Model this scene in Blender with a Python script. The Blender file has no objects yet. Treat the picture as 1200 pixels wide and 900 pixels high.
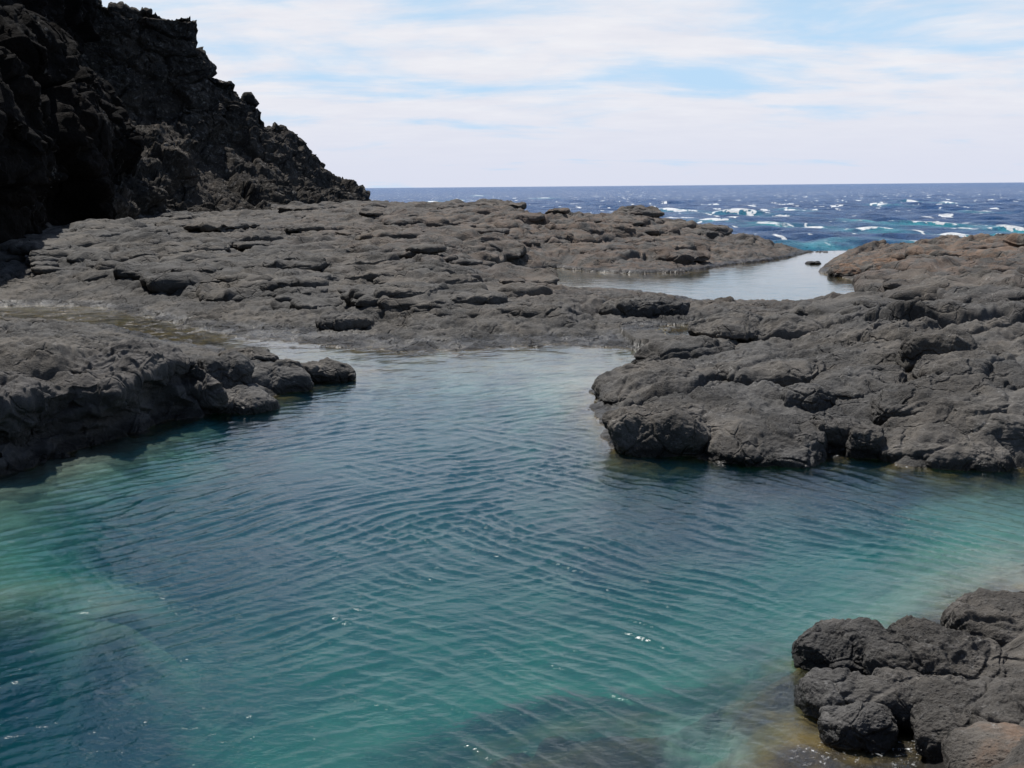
import bpy, math
import numpy as np
F = np.float32
rng = np.random.default_rng(7)

# ------------------------------------------------------------------ scene
scene = bpy.context.scene
C = scene.collection
scene.view_settings.view_transform = 'Standard'
scene.view_settings.look = 'None'
scene.view_settings.gamma = 1
scene.view_settings.exposure = 0.25
scene.cycles.use_denoising = True
scene.cycles.max_bounces = 8
scene.cycles.diffuse_bounces = 2
scene.cycles.glossy_bounces = 3
scene.cycles.transparent_max_bounces = 12
scene.cycles.transmission_bounces = 4
scene.cycles.sample_clamp_indirect = 4.0
scene.cycles.sample_clamp_direct = 2.5
scene.cycles.volume_bounces = 0
scene.cycles.caustics_reflective = False
scene.cycles.caustics_refractive = False

# ------------------------------------------------------------------ camera
CAMH = 4.0
FPX = 1266.0
PITCH = math.radians(10.35)
ROLL = math.radians(-0.5)
cam_d = bpy.data.cameras.new("camera")
cam = bpy.data.objects.new("camera", cam_d)
C.objects.link(cam)
cam_d.sensor_width = 36.0
cam_d.lens = 36.0 * FPX / 1200.0
cam_d.clip_end = 60000.0
cam_d.clip_start = 0.1
from mathutils import Matrix, Vector
_R = Matrix.Rotation(math.pi / 2 - PITCH, 4, 'X') @ Matrix.Rotation(ROLL, 4, 'Z')
cam.matrix_world = Matrix.Translation((0, 0, CAMH)) @ _R
scene.camera = cam
R3 = np.array(_R.to_3x3())


def ray(px, py):
    v = np.array([(px - 600.0) / FPX, (450.0 - py) / FPX, -1.0])
    return R3 @ v


def onz(px, py, z=0.0):
    """place on the level z that is seen at (px, py)"""
    d = ray(px, py)
    dz = min(d[2], -0.004)
    t = (z - CAMH) / dz
    return np.array([d[0] * t, d[1] * t, z])


def bent(px, py, d):
    """place on a floor d below the water that is seen at (px, py) through the bending surface"""
    s = onz(px, py, 0.0); h = math.hypot(s[0], s[1]); u = s[:2] / h
    si = math.sin(math.atan2(h, CAMH)) / 1.333
    t = d * si / math.sqrt(1 - si * si)
    return np.array([s[0] + u[0] * t, s[1] + u[1] * t, -d])


def aty(px, py, Y):
    d = ray(px, py)
    t = Y / d[1]
    return np.array([d[0] * t, Y, CAMH + d[2] * t])


# ------------------------------------------------------------------ noise
def _h(ix, iy, iz, seed):
    with np.errstate(over='ignore'):
        h = (ix.astype(np.uint32) * np.uint32(374761393) + iy.astype(np.uint32) * np.uint32(668265263)
             + iz.astype(np.uint32) * np.uint32(2147483647 - 5) * np.uint32(31) + np.uint32((seed * 974711 + 12345) & 0xffffffff))
        h = (h ^ (h >> np.uint32(13))) * np.uint32(1274126177)
        h = (h ^ (h >> np.uint32(16))) * np.uint32(2246822519)
        return h ^ (h >> np.uint32(15))


_G3 = rng.normal(size=(256, 3)).astype(F)
_G3 /= np.linalg.norm(_G3, axis=1)[:, None]
_G2 = np.stack([np.cos(np.arange(256) * 2 * np.pi / 256), np.sin(np.arange(256) * 2 * np.pi / 256)], 1).astype(F)
_Z1 = np.zeros(1, np.int64)


def p2(x, y, seed=0):
    xi = np.floor(x); yi = np.floor(y)
    fx = (x - xi).astype(F); fy = (y - yi).astype(F)
    xi = xi.astype(np.int64); yi = yi.astype(np.int64)
    u = fx * fx * fx * (fx * (fx * 6 - 15) + 10)
    v = fy * fy * fy * (fy * (fy * 6 - 15) + 10)
    def g(a, b):
        gg = _G2[_h(xi + a, yi + b, _Z1, seed) & np.uint32(255)]
        return gg[..., 0] * (fx - a) + gg[..., 1] * (fy - b)
    a = g(0, 0); b = g(1, 0); c = g(0, 1); d = g(1, 1)
    return ((a + u * (b - a)) + v * ((c + u * (d - c)) - (a + u * (b - a)))) * 1.5


def p3(x, y, z, seed=0):
    xi = np.floor(x); yi = np.floor(y); zi = np.floor(z)
    fx = (x - xi).astype(F); fy = (y - yi).astype(F); fz = (z - zi).astype(F)
    xi = xi.astype(np.int64); yi = yi.astype(np.int64); zi = zi.astype(np.int64)
    s = lambda f: f * f * f * (f * (f * 6 - 15) + 10)
    u, v, w = s(fx), s(fy), s(fz)
    def g(a, b, c):
        gg = _G3[_h(xi + a, yi + b, zi + c, seed) & np.uint32(255)]
        return gg[..., 0] * (fx - a) + gg[..., 1] * (fy - b) + gg[..., 2] * (fz - c)
    def lay(c):
        a = g(0, 0, c); b = g(1, 0, c); e = g(0, 1, c); d = g(1, 1, c)
        l = a + u * (b - a)
        return l + v * ((e + u * (d - e)) - l)
    l0 = lay(0)
    return (l0 + w * (lay(1) - l0)) * 1.6


def fbm2(x, y, n=4, seed=0, gain=.5):
    r = 0; a = 1.0
    for k in range(n):
        r = r + a * p2(x * 2.03 ** k + 17.3 * k, y * 2.03 ** k - 9.1 * k, seed + k)
        a *= gain
    return r


def fbm3(x, y, z, n=4, seed=0, gain=.5):
    r = 0; a = 1.0
    for k in range(n):
        f = 2.03 ** k
        r = r + a * p3(x * f + 7.3 * k, y * f, z * f - 3.1 * k, seed + k)
        a *= gain
    return r


def w2(x, y, seed=0, jit=.9):
    """cells: nearest distance, second distance, cell hash, offset to the centre"""
    xi = np.floor(x).astype(np.int64); yi = np.floor(y).astype(np.int64)
    f1 = np.full(x.shape, 9., F); f2 = np.full(x.shape, 9., F)
    hid = np.zeros(x.shape, np.uint32); ox = np.zeros(x.shape, F); oy = np.zeros(x.shape, F)
    for a in (-1, 0, 1):
        for b in (-1, 0, 1):
            h = _h(xi + a, yi + b, _Z1, seed)
            cx = xi + a + .5 + jit * ((h & np.uint32(1023)) / 1023.0 - .5)
            cy = yi + b + .5 + jit * (((h >> np.uint32(10)) & np.uint32(1023)) / 1023.0 - .5)
            dx = (x - cx).astype(F); dy = (y - cy).astype(F)
            d = np.sqrt(dx * dx + dy * dy)
            m = d < f1
            f2 = np.where(m, f1, np.minimum(f2, d))
            f1 = np.where(m, d, f1); hid = np.where(m, h, hid)
            ox = np.where(m, dx, ox); oy = np.where(m, dy, oy)
    return f1, f2, hid, ox, oy


def w3(x, y, z, seed=0, jit=.9):
    xi = np.floor(x).astype(np.int64); yi = np.floor(y).astype(np.int64); zi = np.floor(z).astype(np.int64)
    f1 = np.full(x.shape, 9., F); f2 = np.full(x.shape, 9., F); hid = np.zeros(x.shape, np.uint32)
    for a in (-1, 0, 1):
        for b in (-1, 0, 1):
            for c in (-1, 0, 1):
                h = _h(xi + a, yi + b, zi + c, seed)
                dx = (x - (xi + a + .5 + jit * ((h & np.uint32(1023)) / 1023.0 - .5))).astype(F)
                dy = (y - (yi + b + .5 + jit * (((h >> np.uint32(10)) & np.uint32(1023)) / 1023.0 - .5))).astype(F)
                dz = (z - (zi + c + .5 + jit * (((h >> np.uint32(20)) & np.uint32(1023)) / 1023.0 - .5))).astype(F)
                d = np.sqrt(dx * dx + dy * dy + dz * dz)
                m = d < f1
                f2 = np.where(m, f1, np.minimum(f2, d))
                f1 = np.where(m, d, f1); hid = np.where(m, h, hid)
    return f1, f2, hid


def hf(h, k):
    """a float in -1..1 from a cell hash"""
    with np.errstate(over='ignore'):
        g = (h * np.uint32(2654435761 + 2 * k * 7919 + 0)) >> np.uint32(9)
    return ((g & np.uint32(4095)) / 2047.5 - 1.0).astype(F)


def sm(a, b, x):
    t = np.clip((x - a) / (b - a), 0, 1)
    return t * t * (3 - 2 * t)


# ------------------------------------------------------------------ meshes
def grid_mesh(name, P, attrs=None, mat=None, keep=None, closed_v=False, flip=False, shade=True, colors=None):
    """P: rows x cols x 3; keep: (rows-1)x(cols-1) bool of the faces to keep"""
    n, m = P.shape[:2]
    idx = np.arange(n * m).reshape(n, m)
    q = np.stack([idx[:-1, :-1], idx[:-1, 1:], idx[1:, 1:], idx[1:, :-1]], -1)
    if flip:
        q = q[..., ::-1]
    q = q[keep] if keep is not None else q.reshape(-1, 4)
    used = np.unique(q)
    remap = np.zeros(n * m, np.int64); remap[used] = np.arange(len(used))
    q = remap[q]
    V = P.reshape(-1, 3)[used]
    at = {k: a.reshape(-1)[used] for k, a in (attrs or {}).items()}
    return mesh_np(name, V, q, at, mat, shade)


def mesh_np(name, V, q, at=None, mat=None, shade=True, parent=None):
    me = bpy.data.meshes.new(name)
    me.vertices.add(len(V)); me.vertices.foreach_set('co', np.ascontiguousarray(V, F).ravel())
    nf = len(q); k = q.shape[1]
    me.loops.add(nf * k); me.loops.foreach_set('vertex_index', np.ascontiguousarray(q, np.int32).ravel())
    me.polygons.add(nf)
    me.polygons.foreach_set('loop_start', np.arange(0, nf * k, k, dtype=np.int32))
    me.polygons.foreach_set('loop_total', np.full(nf, k, np.int32))
    me.polygons.foreach_set('use_smooth', np.full(nf, shade, bool))
    for a, v in (at or {}).items():
        l = me.attributes.new(a, 'FLOAT', 'POINT')
        l.data.foreach_set('value', np.ascontiguousarray(v, F).ravel())
    me.update(calc_edges=True)
    if mat: me.materials.append(mat)
    o = bpy.data.objects.new(name, me)
    C.objects.link(o)
    if parent: o.parent = parent
    return o


def struct(o, label, cat):
    o['kind'] = 'structure'; o['label'] = label; o['category'] = cat
    return o


def normals(P):
    a = np.gradient(P, axis=0); b = np.gradient(P, axis=1)
    n = np.cross(b, a)
    n /= np.linalg.norm(n, axis=-1, keepdims=True) + 1e-9
    return n


# ------------------------------------------------------------------ node helpers
def newmat(name):
    m = bpy.data.materials.new(name); m.use_nodes = True
    m.node_tree.nodes.clear()
    return m, m.node_tree


class N:
    def __init__(s, nt): s.nt = nt
    def __call__(s, t, _out=None, **kw):
        n = s.nt.nodes.new(t)
        for k, v in kw.items():
            if k.startswith('i_'):
                k2 = k[2:].replace('_', ' ')
                s.put(n.inputs[k2], v)
            elif k.startswith('n') and k[1:].isdigit():
                s.put(n.inputs[int(k[1:])], v)
            else:
                setattr(n, k, v)
        return n
    def put(s, sock, v):
        if isinstance(v, bpy.types.NodeSocket): s.nt.links.new(v, sock)
        elif isinstance(v, bpy.types.Node): s.nt.links.new(v.outputs[0], sock)
        else: sock.default_value = v
    def math(s, op, a, b=0.0, c=None, clamp=False):
        n = s('ShaderNodeMath', operation=op, use_clamp=clamp, n0=a, n1=b)
        if c is not None: s.put(n.inputs[2], c)
        return n.outputs[0]
    def mix(s, f, a, b, blend='MIX'):
        n = s('ShaderNodeMix', data_type='RGBA', blend_type=blend)
        s.put(n.inputs[0], f); s.put(n.inputs[6], a); s.put(n.inputs[7], b)
        return n.outputs[2]
    def ss(s, x, a, b, lo=0.0, hi=1.0):
        n = s('ShaderNodeMapRange', interpolation_type='SMOOTHSTEP', n0=x, n1=a, n2=b, n3=lo, n4=hi)
        return n.outputs[0]
    def noise(s, vec, scale, detail=4, rough=.55, dist=0.0):
        return s('ShaderNodeTexNoise', i_Vector=vec, i_Scale=scale, i_Detail=detail, i_Roughness=rough, i_Distortion=dist).outputs[0]
    def voro(s, vec, scale, feature='F1', rand=1.0):
        return s('ShaderNodeTexVoronoi', feature=feature, i_Vector=vec, i_Scale=scale, i_Randomness=rand).outputs['Distance']
    def attr(s, name):
        return s('ShaderNodeAttribute', attribute_name=name).outputs['Fac']


# ------------------------------------------------------------------ materials
def rock_material(name, base=(.082, .079, .076), warm=(.108, .097, .085), pale=(.23, .22, .21), bump=1.0, fine=1.0, cliff=False, wetz=.14, vari=1.0):
    m, nt = newmat(name); n = N(nt)
    pos = n('ShaderNodeNewGeometry').outputs['Position']
    sc = .12 if cliff else 1.0
    big = n.noise(pos, .35 * (.4 if cliff else 1), 4, .6)
    mid = n.noise(pos, 1.9 * (.3 if cliff else 1), 5, .6)
    fin = n.noise(pos, 16 * sc * fine, 5, .7)
    grain = n.noise(pos, 60 * sc * 2.0, 3, .7)
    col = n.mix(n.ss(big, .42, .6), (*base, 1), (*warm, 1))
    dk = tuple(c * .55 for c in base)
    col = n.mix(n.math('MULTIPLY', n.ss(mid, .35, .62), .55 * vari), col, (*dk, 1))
    # mottling
    col = n.mix(n.math('MULTIPLY', n.ss(fin, .52, .75), .5), col, (*pale, 1))
    col = n.mix(n.math('MULTIPLY', n.ss(grain, .55, .8), .35), col, tuple(c * 1.3 for c in pale) + (1,))
    # pale crust of salt and lichen in patches
    li = n.math('MULTIPLY', n.ss(n.noise(pos, 1.7 * sc, 7, .78, .5), .555, .68), n.ss(n.noise(pos, 22 * sc, 4, .7), .5, .62))
    col = n.mix(n.math('MULTIPLY', li, .6), col, (.36, .35, .33, 1))
    # rust and lichen tint
    ru = n.math('MULTIPLY', n.attr('rust'), n.ss(n.noise(pos, 1.3 * (.5 if cliff else 1), 6, .7, .6), .40, .60))
    col = n.mix(n.math('MULTIPLY', ru, .6), col, (.24, .14, .085, 1))
    # vesicles
    ves = n.voro(pos, 24 * sc, 'F1')
    vmask = n.ss(n.noise(pos, 2.2 * sc, 3, .5), .38, .62)
    hole = n.math('MULTIPLY', n.ss(ves, .34, .12), vmask)
    col = n.mix(n.math('MULTIPLY', hole, .6), col, (*dk, 1))
    z = n('ShaderNodeSeparateXYZ', n0=pos).outputs[2]
    if wetz is not None:
        wl = n.attr('water')      # level of the water this rock stands in
        rel = n.math('SUBTRACT', z, wl)
        edge = n.math('ADD', rel, n.math('MULTIPLY', n.math('SUBTRACT', n.noise(pos, 5, 4, .6), .5), .12))
        wet = n.ss(edge, wetz + .04, wetz - .03)
        under = n.ss(rel, .02, -.05)
        algae = n.math('MULTIPLY', n.ss(rel, -.75, -.1), under)
        algae = n.math('MULTIPLY', algae, n.ss(n.noise(pos, 1.7, 5, .65), .42, .6))
        col = n.mix(n.math('MULTIPLY', wet, n.math('SUBTRACT', 1.0, under)), col, n.mix(.70, col, (.004, .004, .004, 1)))
        reef = n.mix(n.noise(pos, 2.6, 5, .7), (.06, .058, .048, 1), (.22, .16, .105, 1))
        col = n.mix(n.math('MULTIPLY', under, .85), col, reef)
        col = n.mix(n.math('MULTIPLY', algae, .8), col, (.36, .25, .07, 1))
        # sand on the pool floor
        sw = n.math('ADD', n.attr('sand'), n.math('MULTIPLY', n.math('SUBTRACT', n.noise(pos, .7, 8, .72), .5), 3.2))
        sf = n.math('MULTIPLY', n.ss(sw, .05, .95), under)
        sandc = n.mix(n.noise(pos, 2.0, 6, .7), (.34, .35, .29, 1), (.58, .58, .48, 1))
        sandc = n.mix(n.math('MULTIPLY', n.ss(n.noise(pos, .55, 5, .65), .48, .66), .55), sandc, (.15, .165, .14, 1))
        col = n.mix(sf, col, sandc)
        rough = n.math('SUBTRACT', .93, n.math('MULTIPLY', n.math('MULTIPLY', wet, n.math('SUBTRACT', 1.0, under)), .55))
    else:
        rough = .95
    h = n.math('MULTIPLY', n.noise(pos, 5.5 * sc, 7, .62), .115 / sc)
    h = n.math('ADD', h, n.math('MULTIPLY', n.noise(pos, 26 * sc, 5, .72), .055 / sc))
    h = n.math('ADD', h, n.math('MULTIPLY', hole, -.022 / sc))
    wv = n('ShaderNodeVectorMath', operation='ADD', n0=pos, n1=n('ShaderNodeVectorMath', operation='SCALE', n0=n('ShaderNodeTexNoise', i_Vector=pos, i_Scale=1.6 * sc, i_Detail=5.0).outputs[1], i_Scale=.55 / sc))
    ed = n.voro(wv, 1.15 * sc, 'DISTANCE_TO_EDGE')
    jm = n.ss(n.noise(pos, .9 * sc, 3, .5), .40, .55)
    smooth = n.ss(n.noise(pos, .8 * sc, 3, .6), .40, .62, .45, 1.25)
    h = n.math('ADD', h, n.math('MULTIPLY', n.math('MULTIPLY', n.ss(ed, .045, .0), jm), -.10 / sc))
    bp = n('ShaderNodeBump', i_Strength=(n.math('MULTIPLY', n.math('MULTIPLY', smooth, .9 * bump), n.math('SUBTRACT', 1.0, n.math('MULTIPLY', sf, .85))) if wetz is not None else .9 * bump), i_Distance=1.0, i_Height=h)
    b = n('ShaderNodeBsdfPrincipled', i_Base_Color=col, i_Roughness=rough, i_Normal=bp)
    b.inputs['Specular IOR Level'].default_value = .06 if cliff else .22
    o = n('ShaderNodeOutputMaterial', n0=b)
    return m


M_rock = rock_material('basalt')
M_face = rock_material('basalt_dark', base=(.085, .081, .080), warm=(.095, .087, .080), pale=(.17, .165, .16))
M_cliff = rock_material('cliff_basalt', base=(.009, .008, .0075), warm=(.012, .010, .009), pale=(.022, .020, .018), cliff=True, wetz=None, bump=1.0)  # near-black base: the deep shade on the cliff is put into its colour
M_slope = rock_material('hill_basalt', base=(.046, .042, .038), warm=(.072, .062, .053), pale=(.42, .39, .36), cliff=True, wetz=None, bump=1.0)


def water_material(name, absorb, dens, rough=.07, bump=.012, tint=(1, 1, 1), scat=.25):
    m, nt = newmat(name); n = N(nt)
    pos = n('ShaderNodeNewGeometry').outputs['Position']
    ruf = n.attr('ruffle')
    st = n('ShaderNodeMapping', n0=pos, i_Rotation=(0, 0, .5), i_Scale=(1.0, 1.7, 1.0))
    h = n.math('MULTIPLY', n.noise(st.outputs[0], 6.0, 4, .6, .4), bump)
    h = n.math('ADD', h, n.math('MULTIPLY', n.noise(st.outputs[0], 13, 3, .5, .3), bump * .22))
    bp = n('ShaderNodeBump', i_Strength=n.math('ADD', .25, n.math('MULTIPLY', ruf, .75)), i_Distance=1.0, i_Height=h)
    fr = n('ShaderNodeFresnel', i_IOR=1.47, i_Normal=bp)
    tr = n('ShaderNodeBsdfTransparent', i_Color=(*tint, 1))
    gl = n('ShaderNodeBsdfGlossy', i_Color=(1, 1, 1, 1), i_Roughness=n.math('ADD', .025, n.math('MULTIPLY', ruf, rough)), i_Normal=bp)
    rf = n('ShaderNodeBsdfRefraction', i_Color=(.97, .99, 1, 1), i_Roughness=.10, i_IOR=1.333, i_Normal=bp)
    body = n('ShaderNodeMixShader', n0=.62, n1=tr, n2=rf)
    mx = n('ShaderNodeMixShader', n0=fr, n1=body, n2=gl)
    # sun sparkle painted as white flecks where the water touches rock
    sh = n.attr('shore')
    fo = n.math('MULTIPLY', n.ss(sh, .045, .0), n.ss(n.noise(pos, 16, 4, .75), .56, .66))
    df = n('ShaderNodeBsdfDiffuse', i_Color=(.75, .76, .76, 1))
    mx2 = n('ShaderNodeMixShader', n0=n.math('MULTIPLY', fo, .8), n1=mx, n2=df)
    va = n('ShaderNodeVolumeAbsorption', i_Color=(*absorb, 1), i_Density=dens)
    vs = n('ShaderNodeVolumeScatter', i_Color=(.05, .52, 1.0, 1), i_Density=scat)
    vv = n('ShaderNodeAddShader', n0=va, n1=vs)
    o = n('ShaderNodeOutputMaterial', i_Surface=mx2, i_Volume=vv)
    return m


M_pool = water_material('pool_water', (.02, .84, .90), .70)
M_still = water_material('still_water', (.3, .8, .82), .3, rough=.06, bump=.010)

# ------------------------------------------------------------------ traced outlines (pixels -> level ground)
poolpx = [(-260, 640), (-120, 590), (0, 552), (70, 528), (154, 512), (196, 494), (259, 484), (290, 479), (315, 470), (336, 460),
          (364, 452), (385, 446), (405, 441), (404, 433), (371, 427), (330, 425), (304, 423), (287, 415), (262, 407), (200, 399), (130, 383),
          (60, 378), (0, 377), (-200, 377), (-200, 360), (0, 359), (60, 357), (130, 362), (200, 378), (260, 392), (300, 398),
          (345, 402), (400, 408), (450, 411), (520, 412), (600, 408), (650, 404), (700, 406), (745, 408), (775, 411), (787, 420), (786, 427),
          (767, 429), (736, 437), (702, 453), (697, 474), (708, 505), (718, 526), (745, 533), (793, 533), (845, 541), (875, 544),
          (923, 546), (957, 537), (983, 529), (1027, 533), (1048, 547), (1113, 548), (1200, 546), (1330, 548), (1600, 590), (1700, 640), (1400, 665),
          (1250, 680), (1200, 692), (1182, 705), (1146, 730), (1125, 760), (1095, 800), (1085, 850), (1085, 890), (1080, 920), (1050, 1000), (900, 1150),
          (600, 1250), (200, 1250), (-300, 1150), (-700, 900)]
upx = [(610, 319), (640, 315), (653, 314), (700, 319), (750, 321), (800, 319), (833, 314), (867, 309), (900, 306), (927, 301), (947, 296), (985, 295), (1012, 299),
       (1000, 303), (973, 307), (965, 313), (960, 320), (993, 326), (1033, 332), (1037, 337), (1000, 345), (960, 352), (943, 356), (917, 356), (857, 354), (820, 352), (783, 348),
       (733, 341), (690, 341), (645, 335), (615, 330), (600, 324)]
PUD = [(768, 383), (795, 380), (830, 382), (842, 388), (820, 394), (785, 394)]
POOL = np.array([onz(x, y, 0)[:2] for x, y in poolpx])
UPZ = .30
UP = np.array([onz(x, y, UPZ)[:2] for x, y in upx])
PUZ = .22
PUDW = np.array([onz(x, y, PUZ)[:2] for x, y in PUD])


def sdf(x, y, poly):
    """positive outside, negative inside"""
    sh = x.shape; x = x.ravel(); y = y.ravel()
    best = np.full(x.shape, 1e9); ins = np.zeros(x.shape, bool)
    n = len(poly)
    for i in range(n):
        a = poly[i]; b = poly[(i + 1) % n]
        ex, ey = b - a
        t = np.clip(((x - a[0]) * ex + (y - a[1]) * ey) / (ex * ex + ey * ey + 1e-12), 0, 1)
        best = np.minimum(best, (x - a[0] - t * ex) ** 2 + (y - a[1] - t * ey) ** 2)
        c = (a[1] > y) != (b[1] > y)
        with np.errstate(divide='ignore', invalid='ignore'):
            ins ^= c & (x < ex * (y - a[1]) / (ey if ey else 1e-12) + a[0])
    d = np.sqrt(best)
    return np.where(ins, -d, d).reshape(sh)


land = [(-300, 480, 1.1), (-100, 480, 1.15), (0, 462, 1.15), (60, 450, 1.05), (133, 447, .98), (196, 410, 1.15), (232, 425, .85), (0, 395, .3), (80, 397, .3), (150, 400, .3), (220, 408, .3), (-150, 392, .3),
         (0, 430, .85), (100, 425, .85), (330, 432, .28), (375, 433, .25),
        (0, 345, .25), (100, 345, .25), (200, 365, .2), (0, 320, .7), (0, 292, 1.3), (-250, 300, 1.3), (100, 300, 1.25), (190, 264, 1.2), (150, 330, .6), (300, 262, 1.5),
        (300, 300, 1.0), (300, 350, .4), (400, 380, .22), (300, 380, .15), (450, 396, .14), (600, 394, .14), (700, 390, .16), (400, 250, 1.8), (430, 245, 2.0), (490, 246, 1.95), (540, 244, 2.1), (575, 248, 1.95), (592, 254, 1.7), (605, 262, 1.7), (680, 264, 1.6),
        (745, 263, 1.65), (800, 272, 1.35), (860, 282, .95), (917, 289, .6), (943, 295, .42),
        (400, 300, 1.1), (500, 290, 1.25), (500, 265, 1.8), (600, 295, 1.0), (700, 295, .85), (800, 295, .65),
        (470, 340, .65), (600, 346, .45), (550, 375, .3), (650, 375, .3), (640, 347, .38), (690, 348, .38), (740, 354, .38), (780, 378, .25),
        (850, 360, .44), (930, 364, .44), (820, 385, .28), (850, 378, .4),
        (1000, 352, .75), (1100, 350, .8), (1200, 340, .95), (1040, 308, .75), (1060, 293, .7), (1100, 294, .75), (1150, 296, .75), (1200, 286, 1.35), (1300, 290, 1.35), (1050, 332, .42),
        (1500, 320, 1.5), (1500, 450, 1.2),
        (820, 415, .35), (850, 400, .5), (1000, 400, .7), (1150, 400, .85), (1250, 400, .9), (760, 470, .30), (850, 470, .42), (950, 480, .3), (1100, 480, .62), (1200, 480, .65), (1000, 520, .2),
        (1150, 535, .35), (1300, 535, .6), (740, 500, .25),
        (1200, 720, .4), (1150, 770, .25), (1200, 850, .45), (1120, 860, .2), (1090, 800, .05), (1300, 800, .9), (1200, 980, .9), (1400, 1200, 1.2), (1600, 750, 1.2)]
sky_edge = [(430, 245, 2.0), (490, 246, 1.95), (540, 244, 2.1), (575, 248, 1.95), (592, 254, 1.7), (605, 262, 1.7), (680, 264, 1.6), (745, 263, 1.65), (800, 272, 1.35), (860, 282, .95), (917, 289, .6), (943, 295, .42),
            (985, 296, .25), (1013, 300, .35), (1060, 293, .7), (1100, 294, .75), (1150, 296, .75), (1200, 286, 1.35), (1300, 290, 1.35), (1500, 300, 1.35)]


def polar(p): return (math.atan2(p[0], p[1]), math.log(math.hypot(p[0], p[1])))


ctrl = [(*polar(onz(x, y, g)), g) for x, y, g in land]
for x, y, g in sky_edge:
    a, l = polar(onz(x, y, g)); r = math.exp(l)
    ctrl += [(a, math.log(r + 9), -1.3), (a, math.log(r + 25), -3.5), (a, math.log(r + 90), -6)]
ctrl += [(-.5, 4.7, 1.5), (-.35, 4.8, 1.5), (-1.5, 3, 1.4), (1.5, 3, 1.4), (0, .9, 1.8), (-.6, 1.2, 1.8), (.7, 1.2, 1.8), (2.8, 2, 3), (-2.8, 2, 3)]
dep = [(-80, 600, .5, .6), (0, 620, .75, .8), (100, 575, .7, .8), (200, 540, .8, .7), (260, 510, 1.2, .4), (150, 640, 2.0, .0), (250, 610, 2.4, .0), (50, 690, .5, 1.2), (100, 740, .65, 1.2), (0, 720, .5, 1.2), (150, 785, 1.3, 1.0), (60, 765, 1.2, 1.0), (240, 820, 1.6, .6), (0, 670, .9, 1.2), (-60, 700, .7, .8), (200, 690, 1.9, .1),
       (-40, 770, 1.0, .6), (80, 830, 1.8, .1), (180, 860, 2.0, .1), (300, 890, 1.9, .6), (190, 770, 1.25, .8), (300, 720, 2.3, .8), (450, 760, 2.0, 1.1), (470, 850, 1.5, 1.1),
       (350, 600, 2.8, .3), (450, 650, 2.6, .6), (600, 600, 2.8, .3), (600, 720, 2.1, 1), (700, 650, 2.6, .5), (850, 620, 2.6, .15), (850, 700, 2.1, .8),
       (950, 680, 1.6, 1), (700, 790, 1.5, 1.), (850, 790, 1.0, .8), (600, 882, .6, -.8), (670, 880, .55, -.9), (740, 870, .55, -.8), (550, 910, .7, -.3), (680, 830, 1.1, .5), (800, 890, .75, .5), (900, 860, .6, -.3), (890, 810, .6, .1), (900, 930, .5, -.1),
       (1050, 650, .8, 1), (1180, 640, .5, 1), (1100, 700, .55, .9), (1150, 600, 1.0, .9), (1000, 600, 1.9, .3), (1050, 570, 1.3, .2), (900, 570, 1.7, .1), (1250, 620, .8, 1),
       (700, 560, 2, .2), (950, 552, .6, .2), (750, 550, .6, 0), (690, 500, .6, .5), (670, 460, .4, .6), (720, 425, .3, .35), (600, 425, .35, .2), (450, 425, .4, .15), (400, 445, .5, .3),
       (550, 470, 1.2, .3), (600, 500, 1.8, .2), (450, 500, 2.2, .2), (350, 520, 2.3, .2), (50, 366, .12, -.6), (200, 388, .15, -.6), (-150, 366, .12, -.6), (290, 402, .2, -.5), (120, 374, .12, -.6),
       (400, 1000, 1.2, 1), (100, 1000, 1.5, .2), (800, 1050, .6, 0)]
dctrl = [(*polar(bent(x, y, d)), d, s) for x, y, d, s in dep]


MQ = .05
def rbf(az, lr, cts, vals, smooth=.0):
    c = np.array([(a, l) for a, l, *_ in cts])
    k = len(c)
    D = np.sqrt((c[:, None, 0] - c[None, :, 0]) ** 2 + (c[:, None, 1] - c[None, :, 1]) ** 2 + MQ * MQ)
    A = np.zeros((k + 1, k + 1)); A[:k, :k] = D + np.eye(k) * smooth; A[k, :k] = 1; A[:k, k] = 1
    w = np.linalg.solve(A, np.append(vals, 0))
    out = np.full(az.shape, w[k])
    for i in range(k):
        out += w[i] * np.sqrt((az - c[i, 0]) ** 2 + (lr - c[i, 1]) ** 2 + MQ * MQ)
    return out


def upsample(G, n, m):
    a, b = G.shape
    yi = np.linspace(0, a - 1, n); xi = np.linspace(0, b - 1, m)
    y0 = np.minimum(yi.astype(int), a - 2); x0 = np.minimum(xi.astype(int), b - 2)
    fy = (yi - y0)[:, None]; fx = (xi - x0)[None]
    T = G[y0] * (1 - fy) + G[y0 + 1] * fy
    return (T[:, x0] * (1 - fx) + T[:, x0 + 1] * fx).astype(F)


# ------------------------------------------------------------------ the ground: one relief, fine where it is seen
QUAL = 1.0
na = int(1000 * QUAL)
dense = np.linspace(-.50, .50, na)
k = np.arange(1, 61)
outer = .50 + (math.pi - .50) * ((k / 60.0) ** 2.0)
az = np.concatenate([-outer[::-1], dense, outer])
lr = np.concatenate([np.linspace(math.log(1.2), math.log(6.2), 60, endpoint=False),
                     np.linspace(math.log(6.2), math.log(9.0), int(150 * QUAL), endpoint=False),
                     np.linspace(math.log(9.0), math.log(75), int(1150 * QUAL), endpoint=False),
                     np.linspace(math.log(75), math.log(260), int(330 * QUAL))])
A_, L_ = np.meshgrid(az, lr)
n_, m_ = A_.shape
CF = 3
sa = np.linspace(0, m_ - 1, m_ // CF); sl = np.linspace(0, n_ - 1, n_ // CF)
azc = np.interp(sa, np.arange(m_), az); lrc = np.interp(sl, np.arange(n_), lr)
Ac, Lc = np.meshgrid(azc, lrc)
Xc = np.exp(Lc) * np.sin(Ac); Yc = np.exp(Lc) * np.cos(Ac)
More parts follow.
